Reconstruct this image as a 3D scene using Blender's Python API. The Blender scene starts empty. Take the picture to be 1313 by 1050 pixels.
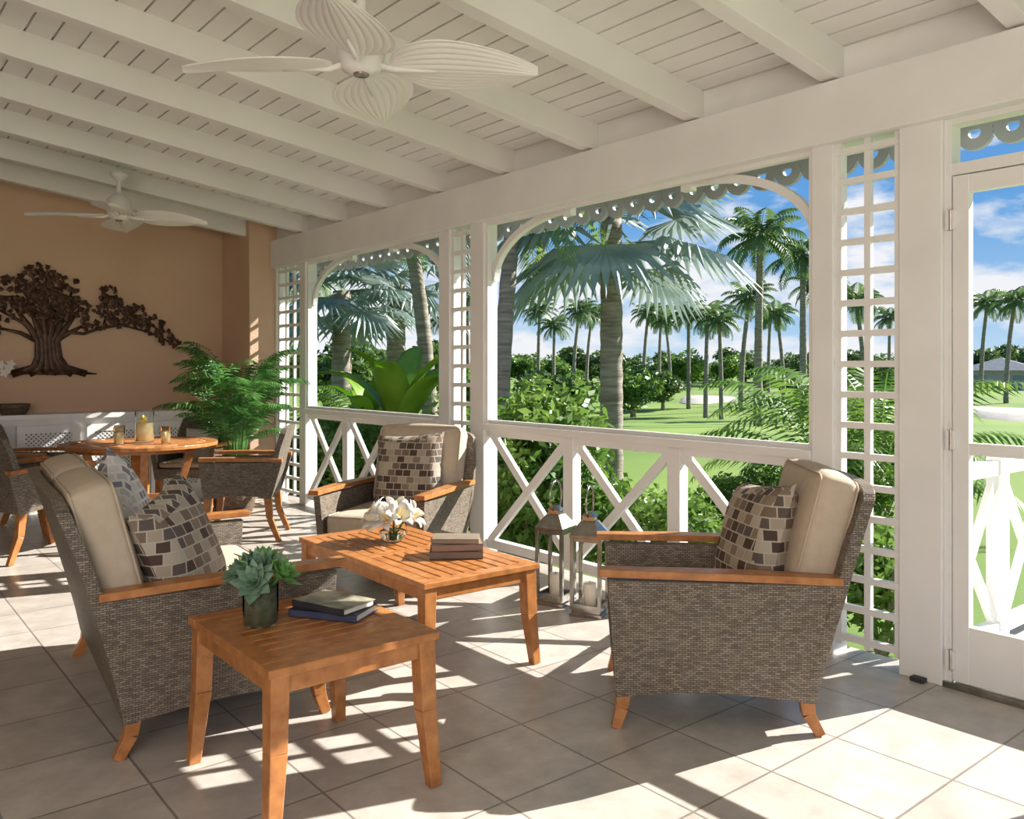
import bpy, math, random
from mathutils import Vector, Matrix
R = random.Random(7)
pi = math.pi
V = Vector

# ------------------------------------------------------------------ materials
def new_mat(name):
    m = bpy.data.materials.new(name); m.use_nodes = True
    nt = m.node_tree; b = nt.nodes['Principled BSDF']
    return m, nt, b
def setc(b, c, rough=.5, metal=0, spec=None):
    b.inputs['Base Color'].default_value = (*c, 1)
    b.inputs['Roughness'].default_value = rough
    b.inputs['Metallic'].default_value = metal
    if spec is not None: b.inputs['Specular IOR Level'].default_value = spec
def ramp(nt, stops, interp='LINEAR'):
    r = nt.nodes.new('ShaderNodeValToRGB'); cr = r.color_ramp; cr.interpolation = interp
    while len(cr.elements) < len(stops): cr.elements.new(.5)
    for e, (p, c) in zip(cr.elements, stops):
        e.position = p; e.color = (*c, 1)
    return r
def noise_mat(name, c1, c2, scale=5, rough=.5, bump=0, metal=0, stretch=(1, 1, 1), detail=4, coord='Object', lo=.3, hi=.7, bscale=None, spec=None):
    m, nt, b = new_mat(name); setc(b, c1, rough, metal, spec)
    tc = nt.nodes.new('ShaderNodeTexCoord'); mp = nt.nodes.new('ShaderNodeMapping')
    mp.inputs['Scale'].default_value = stretch
    n = nt.nodes.new('ShaderNodeTexNoise'); n.inputs['Scale'].default_value = scale; n.inputs['Detail'].default_value = detail
    nt.links.new(tc.outputs[coord], mp.inputs[0]); nt.links.new(mp.outputs[0], n.inputs[0])
    r = ramp(nt, [(lo, c1), (hi, c2)])
    nt.links.new(n.outputs[0], r.inputs[0]); nt.links.new(r.outputs[0], b.inputs['Base Color'])
    if bump:
        n2 = n
        if bscale:
            n2 = nt.nodes.new('ShaderNodeTexNoise'); n2.inputs['Scale'].default_value = bscale
            nt.links.new(mp.outputs[0], n2.inputs[0])
        bp = nt.nodes.new('ShaderNodeBump'); bp.inputs['Strength'].default_value = bump; bp.inputs['Distance'].default_value = .01
        nt.links.new(n2.outputs[0], bp.inputs['Height']); nt.links.new(bp.outputs[0], b.inputs['Normal'])
    return m
def leaf_mat(name, c1, c2, trans=.35, scale=2.5, rough=.45):
    m, nt, b = new_mat(name); setc(b, c1, rough)
    tc = nt.nodes.new('ShaderNodeTexCoord'); n = nt.nodes.new('ShaderNodeTexNoise'); n.inputs['Scale'].default_value = scale
    n.inputs['Detail'].default_value = 6
    nt.links.new(tc.outputs['Object'], n.inputs[0])
    r = ramp(nt, [(.35, c1), (.65, c2)])
    nt.links.new(n.outputs[0], r.inputs[0]); nt.links.new(r.outputs[0], b.inputs['Base Color'])
    t = nt.nodes.new('ShaderNodeBsdfTranslucent'); nt.links.new(r.outputs[0], t.inputs[0])
    mx = nt.nodes.new('ShaderNodeMixShader'); mx.inputs[0].default_value = trans
    out = nt.nodes['Material Output']
    nt.links.new(b.outputs[0], mx.inputs[1]); nt.links.new(t.outputs[0], mx.inputs[2]); nt.links.new(mx.outputs[0], out.inputs[0])
    return m
def brick_mat(name, bw, rh, ms, c1, c2, cm, offset=.5, rough=.6, bump=.4, coord='UV', smooth=.1, multi=None, dist=.003, noise=None, rot=0, loc=(0, 0, 0)):
    m, nt, b = new_mat(name); setc(b, c1, rough)
    tc = nt.nodes.new('ShaderNodeTexCoord'); mp = nt.nodes.new('ShaderNodeMapping'); mp.inputs['Rotation'].default_value = (0, 0, rot)
    mp.inputs['Location'].default_value = loc
    br = nt.nodes.new('ShaderNodeTexBrick'); br.offset = offset; br.squash = 1
    i = br.inputs
    i['Scale'].default_value = 1; i['Mortar Size'].default_value = ms; i['Mortar Smooth'].default_value = smooth
    i['Brick Width'].default_value = bw; i['Row Height'].default_value = rh; i['Bias'].default_value = 0
    nt.links.new(tc.outputs[coord], mp.inputs[0]); nt.links.new(mp.outputs[0], br.inputs[0])
    if multi:
        i['Color1'].default_value = (0, 0, 0, 1); i['Color2'].default_value = (1, 1, 1, 1); i['Mortar'].default_value = (0, 0, 0, 1)
        r = ramp(nt, multi, 'CONSTANT'); nt.links.new(br.outputs['Color'], r.inputs[0])
        mx = nt.nodes.new('ShaderNodeMix'); mx.data_type = 'RGBA'
        nt.links.new(br.outputs['Fac'], mx.inputs[0]); nt.links.new(r.outputs[0], mx.inputs[6]); mx.inputs[7].default_value = (*cm, 1)
        col = mx.outputs[2]
    else:
        i['Color1'].default_value = (*c1, 1); i['Color2'].default_value = (*c2, 1); i['Mortar'].default_value = (*cm, 1)
        col = br.outputs['Color']
    if noise:
        n = nt.nodes.new('ShaderNodeTexNoise'); n.inputs['Scale'].default_value = noise[0]; n.inputs['Detail'].default_value = 10
        n.inputs['Roughness'].default_value = .65
        nt.links.new(tc.outputs[coord], n.inputs[0])
        r2 = ramp(nt, [(.3, (noise[1],) * 3), (.7, (1, 1, 1))])
        nt.links.new(n.outputs[0], r2.inputs[0])
        m2 = nt.nodes.new('ShaderNodeMix'); m2.data_type = 'RGBA'; m2.blend_type = 'MULTIPLY'; m2.inputs[0].default_value = 1
        nt.links.new(col, m2.inputs[6]); nt.links.new(r2.outputs[0], m2.inputs[7]); col = m2.outputs[2]
    nt.links.new(col, b.inputs['Base Color'])
    inv = nt.nodes.new('ShaderNodeMath'); inv.operation = 'SUBTRACT'; inv.inputs[0].default_value = 1
    nt.links.new(br.outputs['Fac'], inv.inputs[1])
    bp = nt.nodes.new('ShaderNodeBump'); bp.inputs['Strength'].default_value = bump; bp.inputs['Distance'].default_value = dist
    nt.links.new(inv.outputs[0], bp.inputs['Height']); nt.links.new(bp.outputs[0], b.inputs['Normal'])
    return m
def glass_mat(name, c=(1, 1, 1), ior=1.45):
    m, nt, b = new_mat(name); setc(b, c, .02); b.inputs['Transmission Weight'].default_value = 1; b.inputs['IOR'].default_value = ior
    return m

M_white = noise_mat('white_paint', (.78, .77, .755), (.84, .835, .82), 3, .45, .03, bscale=60)
M_trim_shade = noise_mat('eave_trim_shaded_white', (.30, .33, .35), (.38, .40, .42), 3, .6)  # white eave trim; the shade on its inner side is put into this grey
M_ceil = noise_mat('ceiling_paint', (.76, .74, .71), (.82, .805, .775), 2, .5, .04, bscale=40)
M_wall = noise_mat('peach_stucco', (.61, .415, .285), (.67, .465, .325), 1.5, .85, .35, bscale=70)
M_tile = brick_mat('floor_tile', .41, .41, .005, (.52, .475, .425), (.59, .545, .495), (.27, .235, .205), 0, .30, .25, 'Object', .3, noise=(7, .66), dist=.004)
M_wick = brick_mat('wicker_weave', .021, .0078, .0012, (.150, .118, .087), (.325, .268, .207), (.042, .033, .025), .5, .5, .9, 'UV', .5, noise=(22, .78))
M_teak = noise_mat('teak_wood', (.29, .105, .028), (.48, .205, .064), 9, .34, .05, stretch=(2.2, 2.2, 2.2), detail=8)
M_cush = noise_mat('beige_cushion', (.46, .375, .285), (.51, .42, .325), 30, .9, .1, bscale=400)
M_pil = brick_mat('mosaic_pillow', .056, .043, .0028, (0, 0, 0), (1, 1, 1), (.46, .41, .34), .5, .85, .1, 'UV', .1,
    multi=[(0, (.07, .043, .032)), (.2, (.17, .12, .085)), (.4, (.36, .30, .235)), (.55, (.10, .08, .07)), (.7, (.42, .365, .30)), (.85, (.22, .165, .12))])
M_pil2 = brick_mat('grey_pillow', .05, .04, .006, (0, 0, 0), (1, 1, 1), (.66, .64, .62), .5, .85, .1, 'UV', .1,
    multi=[(0, (.22, .21, .25)), (.3, (.58, .56, .54)), (.55, (.33, .31, .34)), (.75, (.5, .47, .45))])
M_steel = noise_mat('brushed_steel', (.28, .265, .24), (.44, .42, .39), 20, .22, metal=1)
M_glass = glass_mat('clear_glass')
M_pane = glass_mat('thin_lantern_pane', ior=1.03)
M_black = noise_mat('black_rubber', (.02, .02, .02), (.04, .04, .04), 10, .6)
M_bronze = noise_mat('bronze_metal', (.035, .018, .012), (.11, .05, .028), 18, .42, .2, metal=.45)
M_darkpan = noise_mat('cabinet_panel', (.22, .24, .26), (.30, .32, .34), 20, .7)
M_wax = noise_mat('candle_wax', (.80, .75, .63), (.85, .81, .70), 8, .5)
M_petal = leaf_mat('lily_petal', (.80, .78, .73), (.88, .87, .83), .25)
M_yel = noise_mat('lemon_yellow', (.85, .55, .05), (.95, .72, .12), 20, .4)
M_lemonade = noise_mat('lemonade', (.80, .66, .30), (.88, .78, .46), 30, .2)
M_succ = leaf_mat('succulent_green', (.10, .20, .13), (.24, .36, .25), .1, 12)
M_succ2 = leaf_mat('succulent_bright', (.10, .26, .06), (.20, .42, .12), .1, 12)
M_soil = noise_mat('moss_stones', (.03, .06, .02), (.14, .12, .08), 40, .9, .5)
M_page = noise_mat('book_pages', (.68, .63, .54), (.78, .73, .64), 60, .9)
def book(c): return noise_mat('book_cover', c, tuple(min(1, x * 1.25 + .01) for x in c), 8, .4)
M_b = [book((.04, .05, .10)), book((.20, .16, .12)), book((.12, .08, .065)), book((.20, .13, .10)), book((.03, .03, .04))]
M_bcov = noise_mat('book_cover_picture', (.05, .05, .04), (.45, .42, .32), 14, .35, detail=3)
M_basket = brick_mat('basket_weave', .04, .016, .002, (.10, .06, .035), (.2, .13, .08), (.02, .015, .01), .5, .7, .8, 'UV', .4)
M_areca = leaf_mat('areca_leaf', (.045, .15, .035), (.12, .28, .065), .35, 3)
M_green1 = leaf_mat('shrub_leaf', (.06, .15, .02), (.21, .33, .06), .4, 1.2)
M_green2 = leaf_mat('tree_leaf', (.045, .10, .022), (.14, .22, .05), .35, .35)
M_banana = leaf_mat('banana_leaf', (.20, .38, .03), (.34, .54, .07), .5, 2)
M_bism = leaf_mat('bluegreen_palm_leaf', (.20, .27, .26), (.36, .43, .41), .3, 2)
M_coco = leaf_mat('coconut_palm_leaf', (.075, .18, .025), (.22, .33, .06), .4, .8)
M_fpalm = leaf_mat('distant_palm_leaf', (.055, .12, .035), (.14, .22, .07), .35, .5)
M_trunk = noise_mat('palm_bark', (.15, .125, .10), (.34, .30, .25), 3, .9, .8, stretch=(1, 1, 8), bscale=6)
M_lawn = noise_mat('lawn_grass', (.085, .165, .016), (.175, .265, .033), .10, .9, .4, detail=12, coord='Object', bscale=30, lo=.35, hi=.65)
M_sand = noise_mat('bunker_sand', (.42, .38, .32), (.49, .45, .38), 3, .9)
M_conc = noise_mat('concrete', (.35, .33, .30), (.42, .4, .38), 5, .8)
M_roof = noise_mat('grey_roof', (.16, .17, .19), (.25, .26, .28), 4, .8)
M_pink = noise_mat('villa_stucco', (.45, .41, .37), (.5, .46, .42), 4, .8)

# ------------------------------------------------------------------ mesh builder
class MB:
    def __init__(s, name):
        s.name = name; s.v = []; s.f = []; s.mi = []; s.sm = []; s.mats = []
    def add(s, geo, mat, smooth=False, M=None):
        vs, fs = geo
        if mat not in s.mats: s.mats.append(mat)
        k = s.mats.index(mat); o = len(s.v)
        if M is not None: vs = [M @ V(p) for p in vs]
        s.v.extend([tuple(p) for p in vs])
        for f in fs:
            s.f.append(tuple(i + o for i in f)); s.mi.append(k); s.sm.append(smooth)
        return s
    def mesh(s, uv=True, recalc=True):
        me = bpy.data.meshes.new(s.name); me.from_pydata(s.v, [], s.f)
        for m in s.mats: me.materials.append(m)
        me.polygons.foreach_set('material_index', s.mi); me.polygons.foreach_set('use_smooth', s.sm)
        if recalc:
            import bmesh
            bm = bmesh.new(); bm.from_mesh(me); bmesh.ops.recalc_face_normals(bm, faces=bm.faces); bm.to_mesh(me); bm.free()
        if uv:
            L = me.uv_layers.new(name='UVMap'); d = L.data; vv = me.vertices
            for p in me.polygons:
                n = p.normal; a = max(range(3), key=lambda i: abs(n[i]))
                for li in p.loop_indices:
                    c = vv[me.loops[li].vertex_index].co
                    d[li].uv = (c[1], c[2]) if a == 0 else ((c[0], c[2]) if a == 1 else (c[0], c[1]))
        me.update(); return me
    def done(s, loc=(0, 0, 0), rz=0, uv=True, recalc=True, bevel=0):
        ob = bpy.data.objects.new(s.name, s.mesh(uv, recalc)); bpy.context.scene.collection.objects.link(ob)
        ob.location = loc; ob.rotation_euler = (0, 0, rz)
        if bevel:
            md = ob.modifiers.new('bevel', 'BEVEL'); md.width = bevel; md.segments = 2; md.limit_method = 'ANGLE'; md.angle_limit = math.radians(50)
        return ob
def inst(name, me, loc, rz=0, sc=1):
    ob = bpy.data.objects.new(name, me); bpy.context.scene.collection.objects.link(ob)
    ob.location = loc; ob.rotation_euler = (0, 0, rz); ob.scale = (sc,) * 3 if not isinstance(sc, tuple) else sc
    return ob
BF = [(0, 3, 2, 1), (4, 5, 6, 7), (0, 1, 5, 4), (1, 2, 6, 5), (2, 3, 7, 6), (3, 0, 4, 7)]
def box(x0, x1, y0, y1, z0, z1):
    return [(x0, y0, z0), (x1, y0, z0), (x1, y1, z0), (x0, y1, z0), (x0, y0, z1), (x1, y0, z1), (x1, y1, z1), (x0, y1, z1)], BF
def beam(p0, p1, w, h, up=(0, 0, 1), w1=None, h1=None):
    p0 = V(p0); p1 = V(p1); d = (p1 - p0).normalized(); up = V(up)
    s = d.cross(up)
    if s.length < 1e-4: s = d.cross(V((1, 0, 0)))
    s.normalize(); u = s.cross(d).normalized()
    w1 = w if w1 is None else w1; h1 = h if h1 is None else h1
    o = []
    for p, a, b in ((p0, w, h), (p1, w1, h1)):
        o += [p - s * a / 2 - u * b / 2, p + s * a / 2 - u * b / 2, p + s * a / 2 + u * b / 2, p - s * a / 2 + u * b / 2]
    return o, BF
def tube(pts, rad, seg=8, closed=False, flat=1.0):
    pts = [V(p) for p in pts]; n = len(pts)
    if not isinstance(rad, (list, tuple)): rad = [rad] * n
    vs = []; fs = []; prev = None
    for i, p in enumerate(pts):
        if closed: d = pts[(i + 1) % n] - pts[i - 1]
        else: d = pts[min(i + 1, n - 1)] - pts[max(i - 1, 0)]
        d.normalize()
        if prev is None:
            a = V((0, 0, 1)) if abs(d.z) < .9 else V((1, 0, 0))
            s = d.cross(a).normalized()
        else:
            s = (prev - d * prev.dot(d)).normalized()
        prev = s; u = s.cross(d)
        for k in range(seg):
            t = 2 * pi * k / seg; vs.append(p + s * math.cos(t) * rad[i] + u * math.sin(t) * rad[i] * flat)
    m = n if closed else n - 1
    for i in range(m):
        j = (i + 1) % n
        for k in range(seg):
            l = (k + 1) % seg; fs.append((i * seg + k, i * seg + l, j * seg + l, j * seg + k))
    if not closed:
        fs.append(tuple(range(seg))[::-1]); fs.append(tuple((n - 1) * seg + k for k in range(seg)))
    return vs, fs
def lathe(prof, seg=24, c=(0, 0, 0)):
    vs = []; fs = []; n = len(prof)
    for r, z in prof:
        for k in range(seg):
            t = 2 * pi * k / seg; vs.append((c[0] + r * math.cos(t), c[1] + r * math.sin(t), c[2] + z))
    for i in range(n - 1):
        for k in range(seg):
            l = (k + 1) % seg; fs.append((i * seg + k, i * seg + l, (i + 1) * seg + l, (i + 1) * seg + k))
    if prof[0][0] > 1e-4: fs.append(tuple(range(seg))[::-1])
    if prof[-1][0] > 1e-4: fs.append(tuple((n - 1) * seg + k for k in range(seg)))
    return vs, fs
def slab(fo, fi, nu, nv):
    """closed shell between outer and inner parametric sheets"""
    vs = []; fs = []
    for f in (fo, fi):
        for j in range(nv + 1):
            for i in range(nu + 1): vs.append(f(i / nu, j / nv))
    N = (nu + 1) * (nv + 1)
    q = lambda i, j: j * (nu + 1) + i
    for j in range(nv):
        for i in range(nu):
            a = (q(i, j), q(i + 1, j), q(i + 1, j + 1), q(i, j + 1)); fs.append(a); fs.append(tuple(x + N for x in a[::-1]))
    for i in range(nu):
        fs.append((q(i, 0), q(i, 0) + N, q(i + 1, 0) + N, q(i + 1, 0))); fs.append((q(i, nv), q(i + 1, nv), q(i + 1, nv) + N, q(i, nv) + N))
    for j in range(nv):
        fs.append((q(0, j), q(0, j + 1), q(0, j + 1) + N, q(0, j) + N)); fs.append((q(nu, j), q(nu, j) + N, q(nu, j + 1) + N, q(nu, j + 1)))
    return vs, fs
def rbox(hx, hy, hz, r, n=10, puff=0.0):
    """rounded cushion"""
    vs = []; fs = []; idx = {}
    def key(p): return tuple(round(c, 5) for c in p)
    def vert(p):
        k = key(p)
        if k not in idx:
            H = (hx, hy, hz); q = [p[i] * H[i] for i in range(3)]
            c = [max(-(H[i] - r), min(H[i] - r, q[i])) for i in range(3)]
            d = V([q[i] - c[i] for i in range(3)])
            if d.length > 1e-9: d = d.normalized() * r
            o = [c[i] + d[i] for i in range(3)]
            if puff:
                a, b, e = p
                o[0] += math.copysign(puff * (1 - b * b) * (1 - e * e), a) * abs(a) ** 2
                o[2] += math.copysign(puff * (1 - b * b) * (1 - a * a), e) * abs(e) ** 2
            idx[k] = len(vs); vs.append(tuple(o))
        return idx[k]
    tt = [math.sin((-1 + 2 * i / n) * pi / 2) for i in range(n + 1)]
    for ax in range(3):
        for sg in (-1, 1):
            for i in range(n):
                for j in range(n):
                    q = []
                    for a, b in ((i, j), (i + 1, j), (i + 1, j + 1), (i, j + 1)):
                        p = [0, 0, 0]; p[ax] = sg; p[(ax + 1) % 3] = tt[a]; p[(ax + 2) % 3] = tt[b]; q.append(vert(p))
                    fs.append(tuple(q) if sg > 0 else tuple(q[::-1]))
    return vs, fs
def piping(ax, A, B, off, r=.006, rc=.04):
    """rounded-rectangle welt; plane normal = axis ax at offset off"""
    pts = []
    for (sx, sy, a0) in ((1, 1, 0), (-1, 1, pi / 2), (-1, -1, pi), (1, -1, 1.5 * pi)):
        for q in range(5):
            an = a0 + q * pi / 8; u = sx * (A - rc) + rc * math.cos(an); v = sy * (B - rc) + rc * math.sin(an)
            pts.append((off, u, v) if ax == 0 else (u, v, off))
    return tube(pts, r, 6, closed=True)
def pillow(w, h, t, n=14):
    """throw pillow lying in the yz plane, thickness along x"""
    vs = []; fs = []; 
    for sg in (1, -1):
        for j in range(n + 1):
            for i in range(n + 1):
                a = -1 + 2 * i / n; b = -1 + 2 * j / n
                e = max(0, (1 - a ** 4) * (1 - b ** 4)) ** .55
                pin = 1 - .07 * (1 - abs(a) ** 2) * (abs(b) ** 3); pin2 = 1 - .07 * (1 - abs(b) ** 2) * (abs(a) ** 3)
                vs.append((sg * t / 2 * e, a * w / 2 * pin2, b * h / 2 * pin))
    N = (n + 1) ** 2
    for k in (0, 1):
        for j in range(n):
            for i in range(n):
                q = [j * (n + 1) + i, j * (n + 1) + i + 1, (j + 1) * (n + 1) + i + 1, (j + 1) * (n + 1) + i]
                q = [x + k * N for x in q]; fs.append(tuple(q) if k == 0 else tuple(q[::-1]))
    return vs, fs
def T(x, y, z): return Matrix.Translation((x, y, z))
def RX(a): return Matrix.Rotation(a, 4, 'X')
def RY(a): return Matrix.Rotation(a, 4, 'Y')
def RZ(a): return Matrix.Rotation(a, 4, 'Z')

# ------------------------------------------------------------------ room shell
W = 3.68                      # inner face of the window wall
SL = .127                     # ceiling slope
def zr(x): return 2.70 + SL * (W - x)     # rafter underside
def zc(x): return 2.86 + SL * (W - x)     # plank underside
XL = -3.6; YB = -3.6; YW = 9.24; XE = 4.38

MB('floor').add(box(XL, 3.86, YB, 9.4, -.5, 0), M_tile).done()
def sloped(x0, x1, y0, y1, z0):
    return [(x0, y0, z0), (x1, y0, z0), (x1, y1, z0), (x0, y1, z0), (x0, y0, zc(x0)), (x1, y0, zc(x1)), (x1, y1, zc(x1)), (x0, y1, zc(x0))], BF
MB('wall_back').add(sloped(XL, 3.86, YW, 9.4, 0), M_wall).done()
MB('wall_left').add(sloped(XL - .15, XL, YB, 9.4, 0), M_wall).done()
MB('wall_pilaster').add(sloped(3.40, 3.84, 8.47, YW, 0), M_wall).done(bevel=.01)
c = MB('ceiling'); x = XL
while x < XE - .01:
    x1 = min(x + .135, XE)
    a, b = x + .006, x1 - .006
    c.add(([(a, YB, zc(a)), (b, YB, zc(b)), (b, 9.4, zc(b)), (a, 9.4, zc(a)), (a, YB, zc(a) + .02), (b, YB, zc(b) + .02), (b, 9.4, zc(b) + .02), (a, 9.4, zc(a) + .02)], BF), M_ceil)
    x = x1
c.add(([(XL, YB, zc(XL) + .018), (XE, YB, zc(XE) + .018), (XE, 9.4, zc(XE) + .018), (XL, 9.4, zc(XL) + .018), (XL, YB, zc(XL) + .1), (XE, YB, zc(XE) + .1), (XE, 9.4, zc(XE) + .1), (XL, 9.4, zc(XL) + .1)], BF), M_ceil)
c.done()
c = MB('ceiling_beams'); ys = [1.31 + .81 * i for i in range(-6, 10)]
for y in ys:
    if y > 9.0: y = 9.17
    a, b = XL, XE - .04; h = .045
    c.add(([(a, y - h, zr(a)), (b, y - h, zr(b)), (b, y + h, zr(b)), (a, y + h, zr(a)), (a, y - h, zc(a) + .004), (b, y - h, zc(b) + .004), (b, y + h, zc(b) + .004), (a, y + h, zc(a) + .004)], BF), M_ceil)
c.done(bevel=.004)
MB('header_beam').add(box(3.63, 3.84, -2.7, 8.47, 2.41, 2.695), M_white).add(box(3.70, 3.80, -2.7, 8.47, 2.69, 2.86), M_white).done(bevel=.006)
for a, b in [(1.62, 1.806), (2.12, 2.232), (4.84, 5.0), (5.27, 5.41), (7.75, 7.88), (8.435, 8.47), (.42, .60), (0, .14), (-2.7, -2.5)]:
    MB('trim_post').add(box(W, 3.81, a, b, 0, 2.42), M_white).done(bevel=.005)
def lattice(a, b):
    L = MB('trim_lattice'); t = .03
    n = 2 if b - a < .4 else 3
    for k in range(n + 1):
        y = a + t / 2 + (b - a - t) * k / n; L.add(box(3.702, 3.73, y - t / 2, y + t / 2, .06, 2.41), M_white)
    z = .08
    while z < 2.4:
        L.add(box(3.696, 3.724, a, b, z, z + t), M_white); z += .142
    L.done()
for a, b in [(1.806, 2.12), (5.0, 5.27), (7.88, 8.435), (.14, .42)]: lattice(a, b)
def railing(a, b, n):
    r = MB('porch_railing')
    r.add(box(3.66, 3.80, a, b, .915, .96), M_white)
    r.add(box(3.71, 3.77, a, b, .865, .916), M_white)
    r.add(box(3.71, 3.77, a, b, .06, .125), M_white)
    w = (b - a) / n
    for i in range(n):
        y0, y1 = a + i * w, a + (i + 1) * w
        if i: r.add(box(3.70, 3.775, y0 - .045, y0 + .045, .1, .9), M_white)
        for s in (0, 1):
            p0 = (3.725 + .022 * s, y0 + .03 if s else y1 - .03, .11); p1 = (3.725 + .022 * s, y1 - .03 if s else y0 + .03, .88)
            r.add(beam(p0, p1, .034, .055), M_white)
    r.done(bevel=.003)
railing(2.232, 4.84, 3); railing(5.41, 7.75, 3); railing(-2.5, 0, 3)
k = 0
for a, b in [(2.232, 4.84), (5.41, 7.75), (-2.5, 0)]:
    k += 1
    w = MB('window_%d' % k)
    w.add(box(3.70, 3.74, a, a + .025, .96, 2.42), M_white).add(box(3.70, 3.74, b - .025, b, .96, 2.42), M_white)
    w.add(box(3.705, 3.735, a + .01, b - .01, 2.385, 2.42), M_white).add(box(3.705, 3.735, a + .01, b - .01, .96, .985), M_white)
    for s in (1, -1):
        yp = a if s > 0 else b
        L = .78; H = .43; zb = 1.985
        fo = lambda u, v, r=0: (3.745 + .045 * v, yp + s * (L - (L - r) * math.cos(u * pi / 2)), zb + (H - r) * math.sin(u * pi / 2))
        w.add(slab(lambda u, v: fo(u, v, .0), lambda u, v: fo(u, v, .045), 20, 1), M_white)
        w.add(box(3.742, 3.793, min(yp + s * L, yp + s * (L + .07)), max(yp + s * L, yp + s * (L + .07)), 2.35, 2.42), M_white)
    w.done()
t = MB('scalloped_eave_trim'); X0, X1 = 4.35, 4.375
t.add(box(X0 - .02, X1 + .01, -3.5, 9.4, 2.60, 2.80), M_trim_shade)
t.add(box(X0, X1, -3.5, 9.4, 2.52, 2.60), M_trim_shade)
yy = -3.4
while yy < 9.3:
    rr, cz, ri = .086, 2.505, .030
    vs = []; fs = []; n = 18
    for q in range(n):
        an = 2 * pi * q / n
        for (xx, r_) in ((X0 - .002, rr), (X0 - .002, ri), (X1 + .002, ri), (X1 + .002, rr)):
            vs.append((xx, yy + r_ * math.cos(an), cz + r_ * math.sin(an)))
    for q in range(n):
        p = (q + 1) % n
        for e in range(4):
            g = (e + 1) % 4; fs.append((q * 4 + e, p * 4 + e, p * 4 + g, q * 4 + g))
    t.add((vs, fs), M_trim_shade)
    yy += .172
t.done()
d = MB('door_1'); a, b = .60, 1.62
d.add(box(3.70, 3.79, b - .03, b, 0, 2.42), M_white).add(box(3.70, 3.79, a, a + .03, 0, 2.42), M_white)
d.add(box(3.705, 3.785, a + .01, b - .01, 2.17, 2.22), M_white)
d.add(box(3.705, 3.785, a + .01, b - .01, 2.385, 2.42), M_white)
for y0, y1, z0, z1 in [(b - .10, b - .035, .03, 2.165), (a + .035, a + .10, .03, 2.165)]:
    d.add(box(3.70, 3.745, y0, y1, z0, z1), M_white)
d.add(box(3.702, 3.743, a + .09, b - .09, 2.09, 2.164), M_white).add(box(3.702, 3.743, a + .09, b - .09, .99, 1.04), M_white)
d.add(box(3.702, 3.743, a + .09, b - .09, .031, .27), M_white)
for z in (.12, 1.05, 1.98): 
    d.add(box(3.685, 3.70, b - .05, b - .01, z - .04, z + .04), M_white); d.add(tube([(3.688, b - .032, z - .045), (3.688, b - .032, z + .045)], .007, 8), M_steel)
d.add(box(3.682, 3.80, a + .001, b - .001, 0.0, .025), M_steel)
d.done(bevel=.002)
for y in (1.71, 2.18, 4.92, 5.34): MB('trim_post_foot').add(box(3.64, 3.68, y - .03, y + .03, 0, .02), M_black).done(bevel=.004)

p = MB('porch_landing'); p.add(box(3.87, 5.3, .3, 1.85, -.5, -.04), M_conc); p.done()
p = MB('landing_railing')
for z0, z1 in ((.86, .93), (.06, .12)): p.add(box(3.9, 5.3, 1.72, 1.78, z0 - .04, z1 - .04), M_white)
for x in (3.93, 4.6, 5.26): p.add(box(x - .04, x + .04, 1.71, 1.79, -.04, .95), M_white)
for x0, x1 in ((3.97, 4.56), (4.64, 5.22)):
    p.add(beam((x0, 1.745, .07), (x1, 1.745, .83), .03, .05), M_white); p.add(beam((x0, 1.755, .83), (x1, 1.755, .07), .03, .05), M_white)
p.done()

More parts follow.
